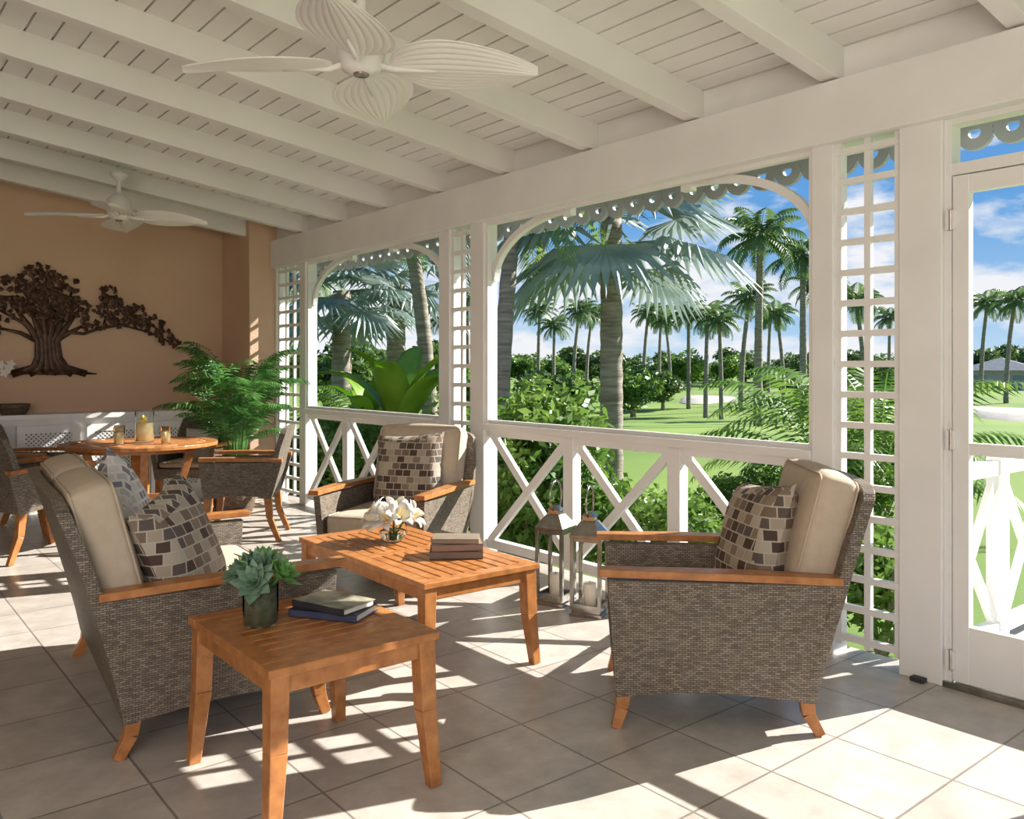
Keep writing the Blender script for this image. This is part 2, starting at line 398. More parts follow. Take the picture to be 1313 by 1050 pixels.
# ------------------------------------------------------------------ wicker lounge seating
def seating(name, Wd, loc, ang, n=1, pillows=(), dining=False):
    o = MB(name)
    if dining: xf, xr, zb, za, zt, lean, seat, over = .26, -.25, .34, .625, .885, .10, .44, .03
    else: xf, xr, zb, za, zt, lean, seat, over = .37, -.36, .12, .565, .91, .20, .31, .065
    h = Wd / 2; flare = .03
    for s in (1, -1):
        def P(u, v, off):
            return (xr + (xf - xr) * u + v * (.03 * u - .085 * (1 - u)), s * (h - flare + flare * v - off), zb + (za - zb) * v + (1 - v) * .025 * math.sin(pi * u))
        o.add(slab(lambda u, v: P(u, v, 0), lambda u, v: P(u, v, .045), 10, 8), M_wick)
        A0, A1 = xr - .085, xf + over
        def A(u, v, dz):
            wv = (.034 + .010 * math.sin(pi * u)); yc = s * (h - .02 + .012 * math.sin(pi * u))
            return (A0 + (A1 - A0) * u, yc + (v - .5) * 2 * wv, za + .012 * math.sin(pi * u) + .015 * (u ** 3) + dz)
        o.add(slab(lambda u, v: A(u, v, .028), lambda u, v: A(u, v, 0), 14, 2), M_teak)
    def Bk(u, v, off):
        q = abs(-1 + 2 * u)
        y = (-1 + 2 * u) * (h - flare + flare * min(1, v * 2) - .03 * max(0, v - .75) * 4 * q ** 6)
        top = zt - .05 * q ** 6 + .01
        return (xr - lean * v ** 1.15 - .03 * (1 - q * q) * v + off - .05 * max(0, v - .8), y, zb + (top - zb) * v)
    o.add(slab(lambda u, v: Bk(u, v, 0), lambda u, v: Bk(u, v, .045), 20, 16), M_wick)
    def Fr(u, v, off):
        return (xf + .02 * v - off, (-1 + 2 * u) * (h - .04), zb + (seat - .0 - zb) * v + (1 - v) * .02 * math.sin(pi * u))
    o.add(slab(lambda u, v: Fr(u, v, 0), lambda u, v: Fr(u, v, .045), 10, 4), M_wick)
    o.add(box(xr, xf, -h + .04, h - .04, seat - .04, seat), M_wick)
    lt = zb + .03
    for sx in (1, -1):
        for sy in (1, -1):
            xx = (xf - .035) if sx > 0 else (xr + .035)
            pts = [(xx, sy * (h - .065), lt + .02), (xx + sx * .012 * (lt / .15) ** .5, sy * (h - .06), lt * .5), (xx + (.035 if sx > 0 else -.055) * (1 if not dining else 1.7), sy * (h - .05), 0)]
            for q in range(2):
                o.add(beam(pts[q], pts[q + 1], .058 - .012 * q, .058 - .012 * q, (0, 1, 0), .046 - .010 * q, .046 - .010 * q), M_teak)
    th = .07 if not dining else .03
    wI = (Wd - .12) / n
    for i in range(n):
        yc = -(Wd - .12) / 2 + wI * (i + .5); hx_ = (xf - xr) / 2 - .035
        o.add(rbox(hx_, wI / 2 - .004, th, min(.035, th * .9), 10, .012), M_cush, True, T((xf + xr) / 2 + .035, yc, seat + th))
        if not dining:
            for sg in (1, -1): o.add(piping(2, hx_ - .006, wI / 2 - .010, sg * (th - .008), .0055, .035), M_cush, True, T((xf + xr) / 2 + .035, yc, seat + th))
            MM = T(xr - .035, yc, .685) @ RY(-.25)
            o.add(rbox(.08, wI / 2 - .004, .27, .045, 10, .02), M_cush, True, MM)
            for sg in (1, -1): o.add(piping(0, wI / 2 - .012, .262, sg * .068, .0055, .045), M_cush, True, MM)
    for (px_, py, pz, rot, yaw, mat, sz) in pillows:
        o.add(pillow(sz, sz, .17 if not dining else .12), mat, True, T(xr + px_, py, pz) @ RZ(yaw) @ RY(-.32) @ RX(rot))
    return o.done(loc, ang, bevel=.003)

seating('wicker_loveseat', 1.36, (1.225, 3.70, 0), -.105, 2, [(.235, -.40, .65, .22, -.62, M_pil, .50), (.12, .04, .715, .62, -.35, M_pil2, .46)])
seating('wicker_armchair', .72, (2.79, 2.175, 0), math.radians(135.6), 1, [(.16, .0, .665, .12, .25, M_pil, .46)])
seating('wicker_armchair', .74, (2.86, 4.69, 0), math.radians(213.5), 1, [(.165, .0, .68, .08, 0, M_pil, .49)])
for (lx, ly, an, pl) in [(2.62, 6.62, 148, ()), (2.70, 8.02, 228, ((.12, 0, .62, 0, 0, M_petal, .34),)), (1.18, 6.98, 20, ()), (1.30, 8.05, -35, ())]:
    seating('dining_chair', .60, (lx, ly, 0), math.radians(an), 1, pl, dining=True)

# ------------------------------------------------------------------ tables
def table(name, lx, ly, h, loc, rz, along='x', ns=9, mid=False):
    o = MB(name); fx, fy = lx / 2, ly / 2; fr = .065; t = .026
    o.add(box(-fx, fx, -fy, -fy + fr, h - t, h), M_teak).add(box(-fx, fx, fy - fr, fy, h - t, h), M_teak)
    o.add(box(-fx, -fx + fr, -fy + fr + .001, fy - fr - .001, h - t, h), M_teak).add(box(fx - fr, fx, -fy + fr + .001, fy - fr - .001, h - t, h), M_teak)
    ix, iy = fx - fr, fy - fr; g = .009
    if along == 'x':
        w = 2 * iy / ns
        for i in range(ns): o.add(box(-ix + .001, ix - .001, -iy + i * w + g / 2, -iy + (i + 1) * w - g / 2, h - t, h - .001), M_teak)
    else:
        w = 2 * ix / ns
        for i in range(ns):
            for (a, b) in (((-iy + .001, -.034), (.034, iy - .001)) if mid else ((-iy, iy),)):
                o.add(box(-ix + i * w + g / 2, -ix + (i + 1) * w - g / 2, a, b, h - t, h - .001), M_teak)
        if mid: o.add(box(-ix, ix, -.032, .032, h - t, h), M_teak)
    e = .03
    for s in (1, -1):
        o.add(box(-fx + e, fx - e, s * (fy - e) - .011, s * (fy - e) + .011, h - t - .055, h - t), M_teak)
        o.add(box(s * (fx - e) - .011, s * (fx - e) + .011, -fy + e, fy - e, h - t - .055, h - t), M_teak)
    for sx in (1, -1):
        for sy in (1, -1):
            a = V((sx * (fx - .04), sy * (fy - .04), h - t)); b = V((sx * (fx - .034), sy * (fy - .034), h * .5)); c_ = V((sx * (fx - .014), sy * (fy - .014), 0))
            o.add(beam(a, b, .060, .060, (0, 1, 0), .055, .055), M_teak); o.add(beam(b, c_, .055, .055, (0, 1, 0), .040, .040), M_teak)
    return o.done(loc, rz, bevel=.003)
table('side_table', .58, .68, .50, (1.255, 2.605, 0), .0, 'x', 10)
table('coffee_table', .62, 1.24, .46, (2.24, 3.54, 0), -.02, 'y', 8, True)

o = MB('round_dining_table'); r0 = .60
o.add(slab(lambda u, v: ((r0 - .085 * (1 - v)) * math.cos(2 * pi * u), (r0 - .085 * (1 - v)) * math.sin(2 * pi * u), .75), lambda u, v: ((r0 - .085 * (1 - v)) * math.cos(2 * pi * u), (r0 - .085 * (1 - v)) * math.sin(2 * pi * u), .722), 40, 1), M_teak)
k = -.51; sw = .075
while k < .5:
    y0, y1 = k, k + sw - .006; m = max(abs(y0), abs(y1)); L = math.sqrt(max(.01, .518 ** 2 - m * m)); o.add(box(-L, L, y0, y1, .724, .749), M_teak); k += sw
o.add(lathe([(.49, .69), (.51, .69), (.51, .722), (.49, .722)], 32), M_teak)
o.add(box(-.05, .05, -.05, .05, .1, .71), M_teak)
for q in range(4):
    a = pi / 4 + q * pi / 2; ca, sa = math.cos(a), math.sin(a)
    o.add(beam((ca * .40, sa * .40, .70), (ca * .30, sa * .30, .35), .06, .06, (0, 0, 1), .05, .05), M_teak)
    o.add(beam((ca * .30, sa * .30, .36), (ca * .42, sa * .42, 0), .05, .05, (0, 0, 1), .04, .04), M_teak)
    o.add(beam((0, 0, .30), (ca * .31, sa * .31, .30), .04, .05), M_teak)
o.done((2.0, 7.27, 0), .6, bevel=.003)

o = MB('lemonade_pitcher')
o.add(lathe([(.068, 0), (.072, .01), (.075, .1), (.068, .19), (.074, .25), (.071, .25), (.065, .19), (.072, .1), (.068, .012), (0.0001, .012)], 24), M_pane, True)
o.add(lathe([(.0001, .014), (.066, .014), (.0685, .1), (.064, .16), (.0001, .16)], 24), M_lemonade, True)
for i in range(5): o.add(lathe([(.0001, -.003), (.026, -.003), (.026, .003), (.0001, .003)], 14), M_yel, False, T(R.uniform(-.03, .03), R.uniform(-.03, .03), .165 + i * .008) @ RX(R.uniform(0, 1.5)) @ RY(R.uniform(0, 1.5)))
o.add(tube([(.068, 0, .22), (.11, 0, .22), (.13, 0, .16), (.11, 0, .09), (.072, 0, .06)], .006, 8), M_pane, True)
o.done((2.02, 7.22, .75), 0)
for (x, y) in ((1.80, 7.12), (1.86, 7.34), (2.12, 7.0)):
    o = MB('tumbler'); o.add(lathe([(.036, 0), (.042, .14), (.040, .14), (.035, .008), (.0001, .008)], 18), M_pane, True); o.add(lathe([(.0001, .01), (.034, .01), (.038, .10), (.0001, .10)], 18), M_lemonade, True); o.done((x, y, .75))

o = MB('white_sideboard'); a, b = .15, 3.10
o.add(box(a, b, 8.87, 9.235, .0, .88), M_white).add(box(a - .02, b + .02, 8.83, 9.238, .88, .925), M_white)
nd = 5; w = (b - a) / nd
for i in range(nd):
    x0, x1 = a + i * w + .03, a + (i + 1) * w - .03
    o.add(box(x0, x1, 8.862, 8.869, .10, .82), M_darkpan)
    for q in (x0, x1 - .07): o.add(box(q, q + .07, 8.845, 8.868, .10, .82), M_white)
    for q in (.10, .75): o.add(box(x0 + .069, x1 - .069, 8.846, 8.868, q, q + .07), M_white)
    xa, xb, za_, zb_ = x0 + .07, x1 - .07, .17, .75
    step = .04; k = xa - (zb_ - za_)
    while k < xb:
        for s in (0, 1):
            lo = max(0, xa - k); hi = min(zb_ - za_, xb - k)
            if hi > lo:
                if s == 0: p0, p1 = (k + lo, 8.858, za_ + lo), (k + hi, 8.858, za_ + hi)
                else: p0, p1 = (k + lo, 8.856, zb_ - lo), (k + hi, 8.856, zb_ - hi)
                o.add(beam(p0, p1, .006, .011), M_white)
        k += step
    o.add(lathe([(.010, 0), (.010, .02)], 10), M_white, False, T(x1 - .035, 8.845, .5) @ RX(pi / 2))
o.done()
o = MB('woven_basket'); o.add(lathe([(.10, 0), (.13, .06), (.14, .10), (.13, .10), (.12, .06), (.09, .01), (.0001, .01)], 20), M_basket); o.done((1.36, 9.0, .925))
o = MB('potted_orchid'); o.add(lathe([(.05, 0), (.07, .12), (.06, .12), (.0001, .1)], 18), M_white, True)
o.add(tube([(0, 0, .1), (-.02, 0, .25), (.02, 0, .38), (.10, 0, .45), (.18, 0, .44)], .004, 6), M_areca, True)
for (x, z) in ((.0, .36), (.06, .43), (.12, .46), (.18, .43), (-.02, .29), (.15, .39), (.20, .47)):
    for q in range(5):
        an = q * 2 * pi / 5; o.add(([(0, 0, 0), (.02, -.005, .016), (.05, .0, 0), (.02, -.005, -.016)], [(0, 1, 2, 3)]), M_petal, False, T(x, -.02, z) @ RY(an))
for an in (0, 1.6, 3.3, 4.8): o.add(([(0, 0, .1), (.05, .03, .16), (.17, 0, .13), (.05, -.03, .16)], [(0, 1, 2, 3)]), M_areca, False, RZ(an))
o.done((1.13, 8.98, .925))

# ------------------------------------------------------------------ metal tree wall art
o = MB('tree_wall_sculpture'); Y0 = 9.215
def fl(pts, rads): 
    g = tube([(p[0], Y0, p[1]) for p in pts], rads, 8)
    o.add(([(v[0], Y0 + (v[1] - Y0) * .35, v[2]) for v in g[0]], g[1]), M_bronze, True)
for dx in (-.09, -.05, -.015, .02, .055, .09):
    fl([(1.70 + dx * 3.6, 1.30), (1.70 + dx * 1.6, 1.36), (1.69 + dx, 1.46), (1.68 + dx * .9, 1.62), (1.68 + dx * 1.9, 1.78), (1.68 + dx * 3.2, 1.95)], [.035, .035, .034, .032, .025, .012])
fl([(1.36, 1.305), (1.55, 1.315), (1.75, 1.31), (1.95, 1.315), (2.12, 1.30)], [.006, .018, .022, .018, .006])
for s, e in (((1.64, 1.62), (1.25, 1.92)), ((1.66, 1.66), (1.42, 2.18)), ((1.68, 1.68), (1.66, 2.28)), ((1.72, 1.66), (1.90, 2.15)), ((1.74, 1.62), (2.02, 1.80)), ((1.62, 1.60), (1.22, 1.75))):
    m = ((s[0] + e[0]) / 2 + .03, (s[1] + e[1]) / 2 + .02); fl([s, m, e], [.026, .018, .008])
fl([(1.80, 1.72), (2.0, 1.70), (2.15, 1.76), (2.35, 1.80), (2.6, 1.74), (2.88, 1.62)], [.02, .014, .014, .012, .01, .006])
fl([(2.18, 1.78), (2.22, 1.95), (2.20, 2.12)], [.012, .01, .006]); fl([(2.3, 1.80), (2.42, 1.92), (2.5, 1.98)], [.01, .008, .005])
def leaf(x, z):
    a = R.uniform(0, 2 * pi); s = R.uniform(.024, .040); y = Y0 - R.uniform(.005, .035)
    vs = []; nn = 7
    for q in range(nn):
        t_ = 2 * pi * q / nn; r_ = s * (1 if q % 2 == 0 else .62); vs.append((x + r_ * math.cos(t_ + a), y + R.uniform(-.005, .005), z + r_ * math.sin(t_ + a)))
    vs.append((x, y - .008, z)); o.add((vs, [(q, (q + 1) % nn, nn) for q in range(nn)]), M_bronze)
blobs = [(1.28, 1.92, .13), (1.42, 2.10, .15), (1.62, 2.22, .16), (1.82, 2.12, .14), (1.97, 1.95, .12), (1.55, 1.97, .14), (1.77, 1.94, .13), (1.25, 1.76, .09), (2.05, 1.80, .08), (1.15, 1.85, .1), (1.62, 2.04, .2),
         (2.24, 2.12, .09), (2.24, 1.97, .12), (2.38, 1.92, .13), (2.52, 1.88, .12), (2.66, 1.80, .10), (2.78, 1.70, .08), (2.88, 1.63, .05), (2.30, 1.82, .08), (2.16, 1.80, .05)]
for bx, bz, br in blobs:
    for _ in range(int(br * br * 1700) + 3):
        a = R.uniform(0, 2 * pi); q = br * 1.08 * math.sqrt(R.random()); leaf(bx + q * math.cos(a), bz + q * math.sin(a) * .95)
o.done(recalc=False)

# ------------------------------------------------------------------ ceiling fans
def fan(loc, rz, top):
    o = MB('ceiling_fan')
    for q in range(4):
        def Bl(u, v, off):
            e = 2 * v - 1; k = min(1, u * 1.0)
            wd = .018 + .150 * max(0, math.sin(pi * k ** .80)) ** .75
            rib = .0045 * abs(math.sin(e * 5.5 * pi)) * min(1, u * 4) * (1 if u < .98 else .3)
            x = .11 + .57 * u - .03 * e * e * math.sin(pi * k)
            y = e * wd
            return (x, y, -.05 - rib + .02 * abs(e) - .02 * u * u + off - y * .20)
        o.add(slab(lambda u, v: Bl(u, v, 0), lambda u, v: Bl(u, v, -.005), 26, 44), M_ceil, False, RZ(q * pi / 2))
        o.add(tube([(.05, 0, -.03), (.12, 0, -.055), (.3, 0, -.062)], [.014, .012, .005], 8), M_ceil, True, RZ(q * pi / 2))
    o.add(lathe([(.0001, -.075), (.045, -.075), (.05, -.07), (.075, -.06), (.080, -.03), (.09, -.01), (.10, .04), (.09, .09), (.06, .12), (.03, .14), (.02, .15), (.018, top - .06), (.03, top - .055), (.07, top - .01), (.07, top + .008), (.0001, top + .008)], 28), M_ceil, True)
    o.add(lathe([(.0001, -.082), (.028, -.082), (.032, -.074), (.0001, -.074)], 20), M_steel, True)
    return o.done(loc, rz)
fan((1.60, 2.88, 2.56), math.radians(-38), zr(1.6) - 2.56 + .01)
fan((1.86, 7.36, 2.64), math.radians(-20), zr(1.86) - 2.64 + .01)

# ------------------------------------------------------------------ lanterns
def lantern(loc, rz):
    o = MB('candle_lantern'); w = .09; h = .43
    o.add(box(-w, w, -w, w, 0, .02), M_steel).add(box(-w + .01, w - .01, -w + .01, w - .01, .02, .045), M_steel)
    for sx in (1, -1):
        for sy in (1, -1): o.add(box(sx * (w - .012) - .010, sx * (w - .012) + .010, sy * (w - .012) - .010, sy * (w - .012) + .010, .04, h), M_steel)
    for z in (.055, h - .012):
        for s in (1, -1):
            o.add(box(-w + .02, w - .02, s * (w - .012) - .005, s * (w - .012) + .005, z - .010, z + .010), M_steel); o.add(box(s * (w - .012) - .005, s * (w - .012) + .005, -w + .02, w - .02, z - .010, z + .010), M_steel)
    o.add(box(-w, w, -w, w, h, h + .015), M_steel)
    o.add(([(-w, -w, h + .015), (w, -w, h + .015), (w, w, h + .015), (-w, w, h + .015), (-.04, -.04, h + .085), (.04, -.04, h + .085), (.04, .04, h + .085), (-.04, .04, h + .085)], BF), M_steel)
    o.add(box(-.032, .032, -.032, .032, h + .085, h + .11), M_steel)
    o.add(([(-.042, -.042, h + .11), (.042, -.042, h + .11), (.042, .042, h + .11), (-.042, .042, h + .11), (-.01, -.01, h + .135), (.01, -.01, h + .135), (.01, .01, h + .135), (-.01, .01, h + .135)], BF), M_steel)
    for s in (1, -1):
        o.add(box(s * (w - .012) - .001, s * (w - .012) + .001, -w + .02, w - .02, .045, h), M_pane)
        o.add(box(-w + .02, w - .02, s * (w - .012) - .001, s * (w - .012) + .001, .045, h), M_pane)
    pts = [(0, .070 * math.sin(t_), h + .10 + .088 * (1 - math.cos(t_))) for t_ in [2 * pi * q / 24 for q in range(24)]]
    o.add(tube(pts, .006, 8, closed=True), M_steel, True)
    o.add(lathe([(.035, .045), (.035, .17), (.0001, .165)], 20), M_wax, True); o.add(tube([(0, 0, .16), (0, 0, .18)], .002, 6), M_black)
    return o.done(loc, rz, bevel=.0015)
lantern((3.27, 3.61, 0), .35 + pi / 2); lantern((3.27, 3.33, 0), .5 + pi / 2)

# ------------------------------------------------------------------ table-top things
def books(name, loc, specs):
    o = MB(name); z = 0
    for (w, d, h, rz, mat, cov) in specs:
        M_ = T(0, 0, z) @ RZ(rz)
        o.add(box(-w / 2, w / 2, -d / 2, d / 2, 0, .003), mat, False, M_); o.add(box(-w / 2, w / 2, -d / 2, d / 2, h - .003, h), cov or mat, False, M_)
        o.add(box(-w / 2, -w / 2 + .004, -d / 2, d / 2, 0, h), mat, False, M_)
        o.add(box(-w / 2 + .004, w / 2 - .006, -d / 2 + .005, d / 2 - .005, .003, h - .003), M_page, False, M_)
        z += h + .0005
    o.done(loc)
books('book_stack', (1.37, 2.66, .501), [(.16, .26, .026, 2.15 - pi / 2, M_b[0], M_b[4]), (.16, .24, .022, 1.9 - pi / 2, M_b[4], M_bcov)])
books('book_stack', (2.34, 3.29, .461), [(.18, .25, .034, .95, M_b[2], None), (.17, .24, .032, 1.02, M_b[3], None), (.15, .22, .022, .88, M_b[1], None)])

o = MB('succulent_planter')
o.add(lathe([(.056, 0), (.058, .01), (.058, .135), (.056, .135), (.056, .004), (.0001, .004)], 24), M_pane, True)
o.add(lathe([(.0001, .005), (.0545, .005), (.0555, .115), (.03, .125), (.0001, .127)], 20), M_soil, True)
def rosette(c_, s, tilt, az, mat):
    M0 = T(*c_) @ RZ(az) @ RY(tilt)
    for q in range(26):
        k = q / 26; an = q * 2.399; el = .15 + 1.15 * k; L = s * (1 - .55 * k); w = L * .30
        dx = math.cos(el); dz = math.sin(el)
        vs = [(0, 0, 0), (L * .55 * dx, w, L * .55 * dz + .002), (L * dx, 0, L * dz + L * .15), (L * .55 * dx, -w, L * .55 * dz + .002), (L * .5 * dx, 0, L * .5 * dz - w * .5)]
        o.add((vs, [(0, 4, 1), (1, 4, 2), (2, 4, 3), (3, 4, 0), (0, 1, 2), (0, 2, 3)]), mat, False, M0 @ RZ(an))
rosette((.0, .0, .18), .095, .4, -2.3, M_succ); rosette((.045, -.045, .165), .085, .7, -.7, M_succ2); rosette((-.05, .03, .17), .09, .8, 2.6, M_succ); rosette((.03, .04, .20), .07, .5, .9, M_succ2); rosette((-.04, -.05, .15), .085, .9, -2.2, M_succ)
for q in range(14):
    a = q * 2 * pi / 14; o.add(tube([(.03 * math.cos(a), .03 * math.sin(a), .12), (.07 * math.cos(a), .07 * math.sin(a), .16 + .03 * (q % 3)), (.10 * math.cos(a), .10 * math.sin(a), .17 + .03 * (q % 3))], [.006, .005, .001], 5), M_succ2, True)
o.done((1.125, 2.705, .501), recalc=False)

o = MB('lily_bowl')
o.add(lathe([(.035, 0), (.06, .015), (.075, .05), (.065, .095), (.063, .095), (.073, .05), (.058, .017), (.0001, .004)], 28), M_pane, True)
o.add(lathe([(.0001, .005), (.056, .018), (.0715, .05), (.0001, .052)], 28), glass_mat('water', (.93, .97, .95), 1.33), True)
def lily(c_, d_, s):
    d_ = V(d_).normalized(); q0 = d_.to_track_quat('Z', 'Y').to_matrix().to_4x4(); M0 = T(*c_) @ q0
    for q in range(6):
        def Pt(u, v, off):
            r_ = s * (.12 + .9 * u ** 1.1); z_ = s * (.75 * math.sin(u * 1.9)) - off; w = s * .26 * math.sin(pi * min(1, u * .93 + .05)) ; e = 2 * v - 1
            return (r_, e * w, z_ + .12 * s * abs(e) * (1 - u))
        o.add(slab(lambda u, v: Pt(u, v, 0), lambda u, v: Pt(u, v, .0015), 7, 2), M_petal, True, M0 @ RZ(q * pi / 3))
    for q in range(4): o.add(tube([(0, 0, 0), (.02 * math.cos(q * 1.6) * s * 10, .02 * math.sin(q * 1.6) * s * 10, s * .9)], [.002, .0025], 5), M_yel, True, M0)
for c_, d_ in [((0, 0, .13), (0, 0, 1)), ((-.05, -.03, .11), (-.7, -.5, .6)), ((.05, -.04, .11), (.6, -.7, .6)), ((.04, .05, .12), (.5, .7, .6)), ((-.04, .05, .12), (-.6, .6, .7)), ((-.01, -.06, .12), (-.2, -.9, .9)), ((.07, 0, .11), (1, .1, .5)), ((-.07, .0, .11), (-1, .1, .5))]:
    lily(c_, d_, .088)
    o.add(tube([(0, 0, .01), (c_[0] * .5, c_[1] * .5, .06), c_], .003, 5), M_areca, True)
o.done((2.275, 3.76, .461), recalc=False)

# ------------------------------------------------------------------ vegetation helpers
def frond(o, mat, base, az, el, L, n, ll, lw, droop, ld=.3, rw=.012, smat=None):
    p = V(base); e = el; st = L / n; side = V((-math.sin(az), math.cos(az), 0))
    vs = []; fs = []; last = None
    for i in range(n + 1):
        d_ = V((math.cos(e) * math.cos(az), math.cos(e) * math.sin(az), math.sin(e)))
        k = i / n
        w = side * rw * (1 - .8 * k)
        b = len(vs); vs += [p - w, p + w]
        if last is not None: fs.append((last, last + 1, b + 1, b))
        last = b
        if k > .12:
            l_ = ll * (math.sin(pi * min(1, .10 + .86 * k)) ** .6) * R.uniform(.88, 1.08)
            for s in (1, -1):
                dr = (side * s * .85 + d_ * .55 + V((0, 0, -ld - R.uniform(0, .15)))).normalized()
                m = p + dr * l_ * .45 + V((0, 0, .03 * l_)); tip = p + dr * l_ + V((0, 0, -.22 * l_ * ld * 2))
                b = len(vs); vs += [p, m + d_ * lw, tip, m - d_ * lw]; fs.append((b, b + 1, b + 2, b + 3))
        p = p + d_ * st; e -= droop / n * (.4 + 1.2 * k)
    o.add((vs, fs), mat)
def fanfrond(o, mat, base, az, el, pet, r, seg=22, spread=2.3, droop=.2):
    d_ = V((math.cos(el) * math.cos(az), math.cos(el) * math.sin(az), math.sin(el))); side = V((-math.sin(az), math.cos(az), 0))
    nn = side.cross(d_) * -1
    b0 = V(base); c_ = b0 + d_ * pet + V((0, 0, -.06 * pet)); vs = []; fs = []
    vs += [b0 - side * .03, b0 + side * .03, c_ + side * .015, c_ - side * .015]; fs.append((0, 1, 2, 3))
    for k in range(seg):
        f = -spread + 2 * spread * (k + .5) / seg; dr = d_ * math.cos(f) + side * math.sin(f)
        pr = -d_ * math.sin(f) + side * math.cos(f); w = spread / seg * r * .62
        fold = nn * (.05 * r); rr = r * R.uniform(.85, 1.05)
        m = c_ + dr * rr * .62 - V((0, 0, droop * .25 * r)); tip = c_ + dr * rr - V((0, 0, droop * r * (1 + .3 * R.random())))
        b = len(vs); vs += [c_, m + pr * w - fold * .5, tip, m - pr * w - fold * .5, m + fold * .5]
        fs += [(b, b + 1, b + 4), (b + 1, b + 2, b + 4), (b + 4, b + 2, b + 3), (b, b + 4, b + 3)]
    o.add((vs, fs), mat)
def trunk(o, H, r0_, r1_, lean=(0, 0), seg=10, n=26, bulge=.08):
    pts = []; rad = []
    for i in range(n + 1):
        k = i / n; pts.append((lean[0] * k * k, lean[1] * k * k, H * k)); rad.append((r0_ + (r1_ - r0_) * k) * (1 + (bulge if i % 2 else 0)))
    o.add(tube(pts, rad, seg), M_trunk, True)
def fan_palm(H, cr, nf, mat, lean=(0, 0), tr=(.2, .16), seg=22, name='fan_palm_tree'):
    o = MB(name); trunk(o, H, tr[0], tr[1], lean)
    for i in range(nf):
        k = i / nf; el = 1.35 - 2.0 * k + R.uniform(-.1, .1); az = i * 2.399
        fanfrond(o, mat, (lean[0], lean[1], H - .05 + .25 * (1 - k)), az, el, cr * .50, cr * R.uniform(.46, .56), seg, 2.0, .12 + .22 * k)
    return o.mesh(uv=False, recalc=False)
def feather_palm(H, L, nf, mat, lean=(0, 0), tr=(.17, .11), n=26, ll=.5, lw=.025, name='coconut_palm_tree', dr=1.6):
    o = MB(name); trunk(o, H, tr[0], tr[1], lean)
    for i in range(nf):
        k = i / nf; el = 1.25 - 1.75 * k + R.uniform(-.1, .1); az = i * 2.399
        frond(o, mat, (lean[0], lean[1], H - .05), az, el, L * R.uniform(.85, 1.08), n, ll, lw, dr, .35, .02)
    return o.mesh(uv=False, recalc=False)
def leafcloud(o, mat, c_, rad, n, s, shell=.55):
    vs = []; fs = []
    for _ in range(n):
        while 1:
            p = V((R.uniform(-1, 1), R.uniform(-1, 1), R.uniform(-1, 1)))
            if 1e-3 < p.length < 1: break
        q = p.normalized() * (shell + (1 - shell) * R.random()) if R.random() < .8 else p
        q = V((q.x * rad[0], q.y * rad[1], q.z * rad[2])) + V(c_)
        a = V((R.gauss(0, 1), R.gauss(0, 1), R.gauss(0, .7))).normalized(); b_ = a.cross(V((R.gauss(0, 1), R.gauss(0, 1), R.gauss(0, 1)))).normalized()
        l_ = s * R.uniform(.6, 1.3); k = len(vs)
        vs += [q - a * l_, q + b_ * l_ * .45, q + a * l_, q - b_ * l_ * .45]; fs.append((k, k + 1, k + 2, k + 3))
    o.add((vs, fs), mat)
GZ = -.45
def shrub_mesh(w, h, n, s, mat, name='garden_shrub'):
    o = MB(name)
    for i in range(6):
        a = R.uniform(0, 6.28); o.add(tube([(0, 0, 0), (w * .3 * math.cos(a), w * .3 * math.sin(a), h * .4), (w * .6 * math.cos(a), w * .6 * math.sin(a), h * .75)], [.02, .014, .006], 5), M_trunk)
    for i in range(9):
        a = R.uniform(0, 6.28); q = R.uniform(0, .55) * w
        leafcloud(o, mat, (q * math.cos(a), q * math.sin(a), h * R.uniform(.35, .72)), (w * .5, w * .5, h * .33), n // 9, s, .5)
    return o.mesh(uv=False, recalc=False)
def tree_mesh(w, h, n, s, mat, name='broadleaf_tree'):
    o = MB(name); o.add(tube([(0, 0, 0), (.1, 0, h * .3), (0, .1, h * .6)], [.22, .16, .08], 8), M_trunk, True)
    for i in range(12):
        a = R.uniform(0, 6.28); q = R.uniform(0, .7) * w
        leafcloud(o, mat, (q * math.cos(a), q * math.sin(a), h * R.uniform(.32, .82)), (w * .42, w * .42, h * .22), n // 12, s, .6)
    return o.mesh(uv=False, recalc=False)
def wpos(px, t):   # image pixel column and estimated camera depth -> world x, y
    u = (px - 656.5) / 1080; return (.632 * t + .775 * u * t, .775 * t - .632 * u * t)

o = MB('potted_areca_palm')
o.add(lathe([(.17, 0), (.21, .18), (.22, .36), (.20, .36), (.19, .30), (.0001, .30)], 24), M_basket)
for i in range(56):
    a = i * 2.399; k = (i % 17) / 17; st = (.07 * math.cos(a), .07 * math.sin(a), .30)
    top = (.13 * math.cos(a), .13 * math.sin(a), .60 + .60 * R.random())
    o.add(tube([st, top], [.007, .005], 5), M_succ2)
    frond(o, M_areca, top, a + R.uniform(-.3, .3), 1.50 - .7 * k, R.uniform(.45, .68), 20, .21, .011, 1.6, .25, .005)
o.done((3.0, 7.84, 0), uv=True, recalc=False)

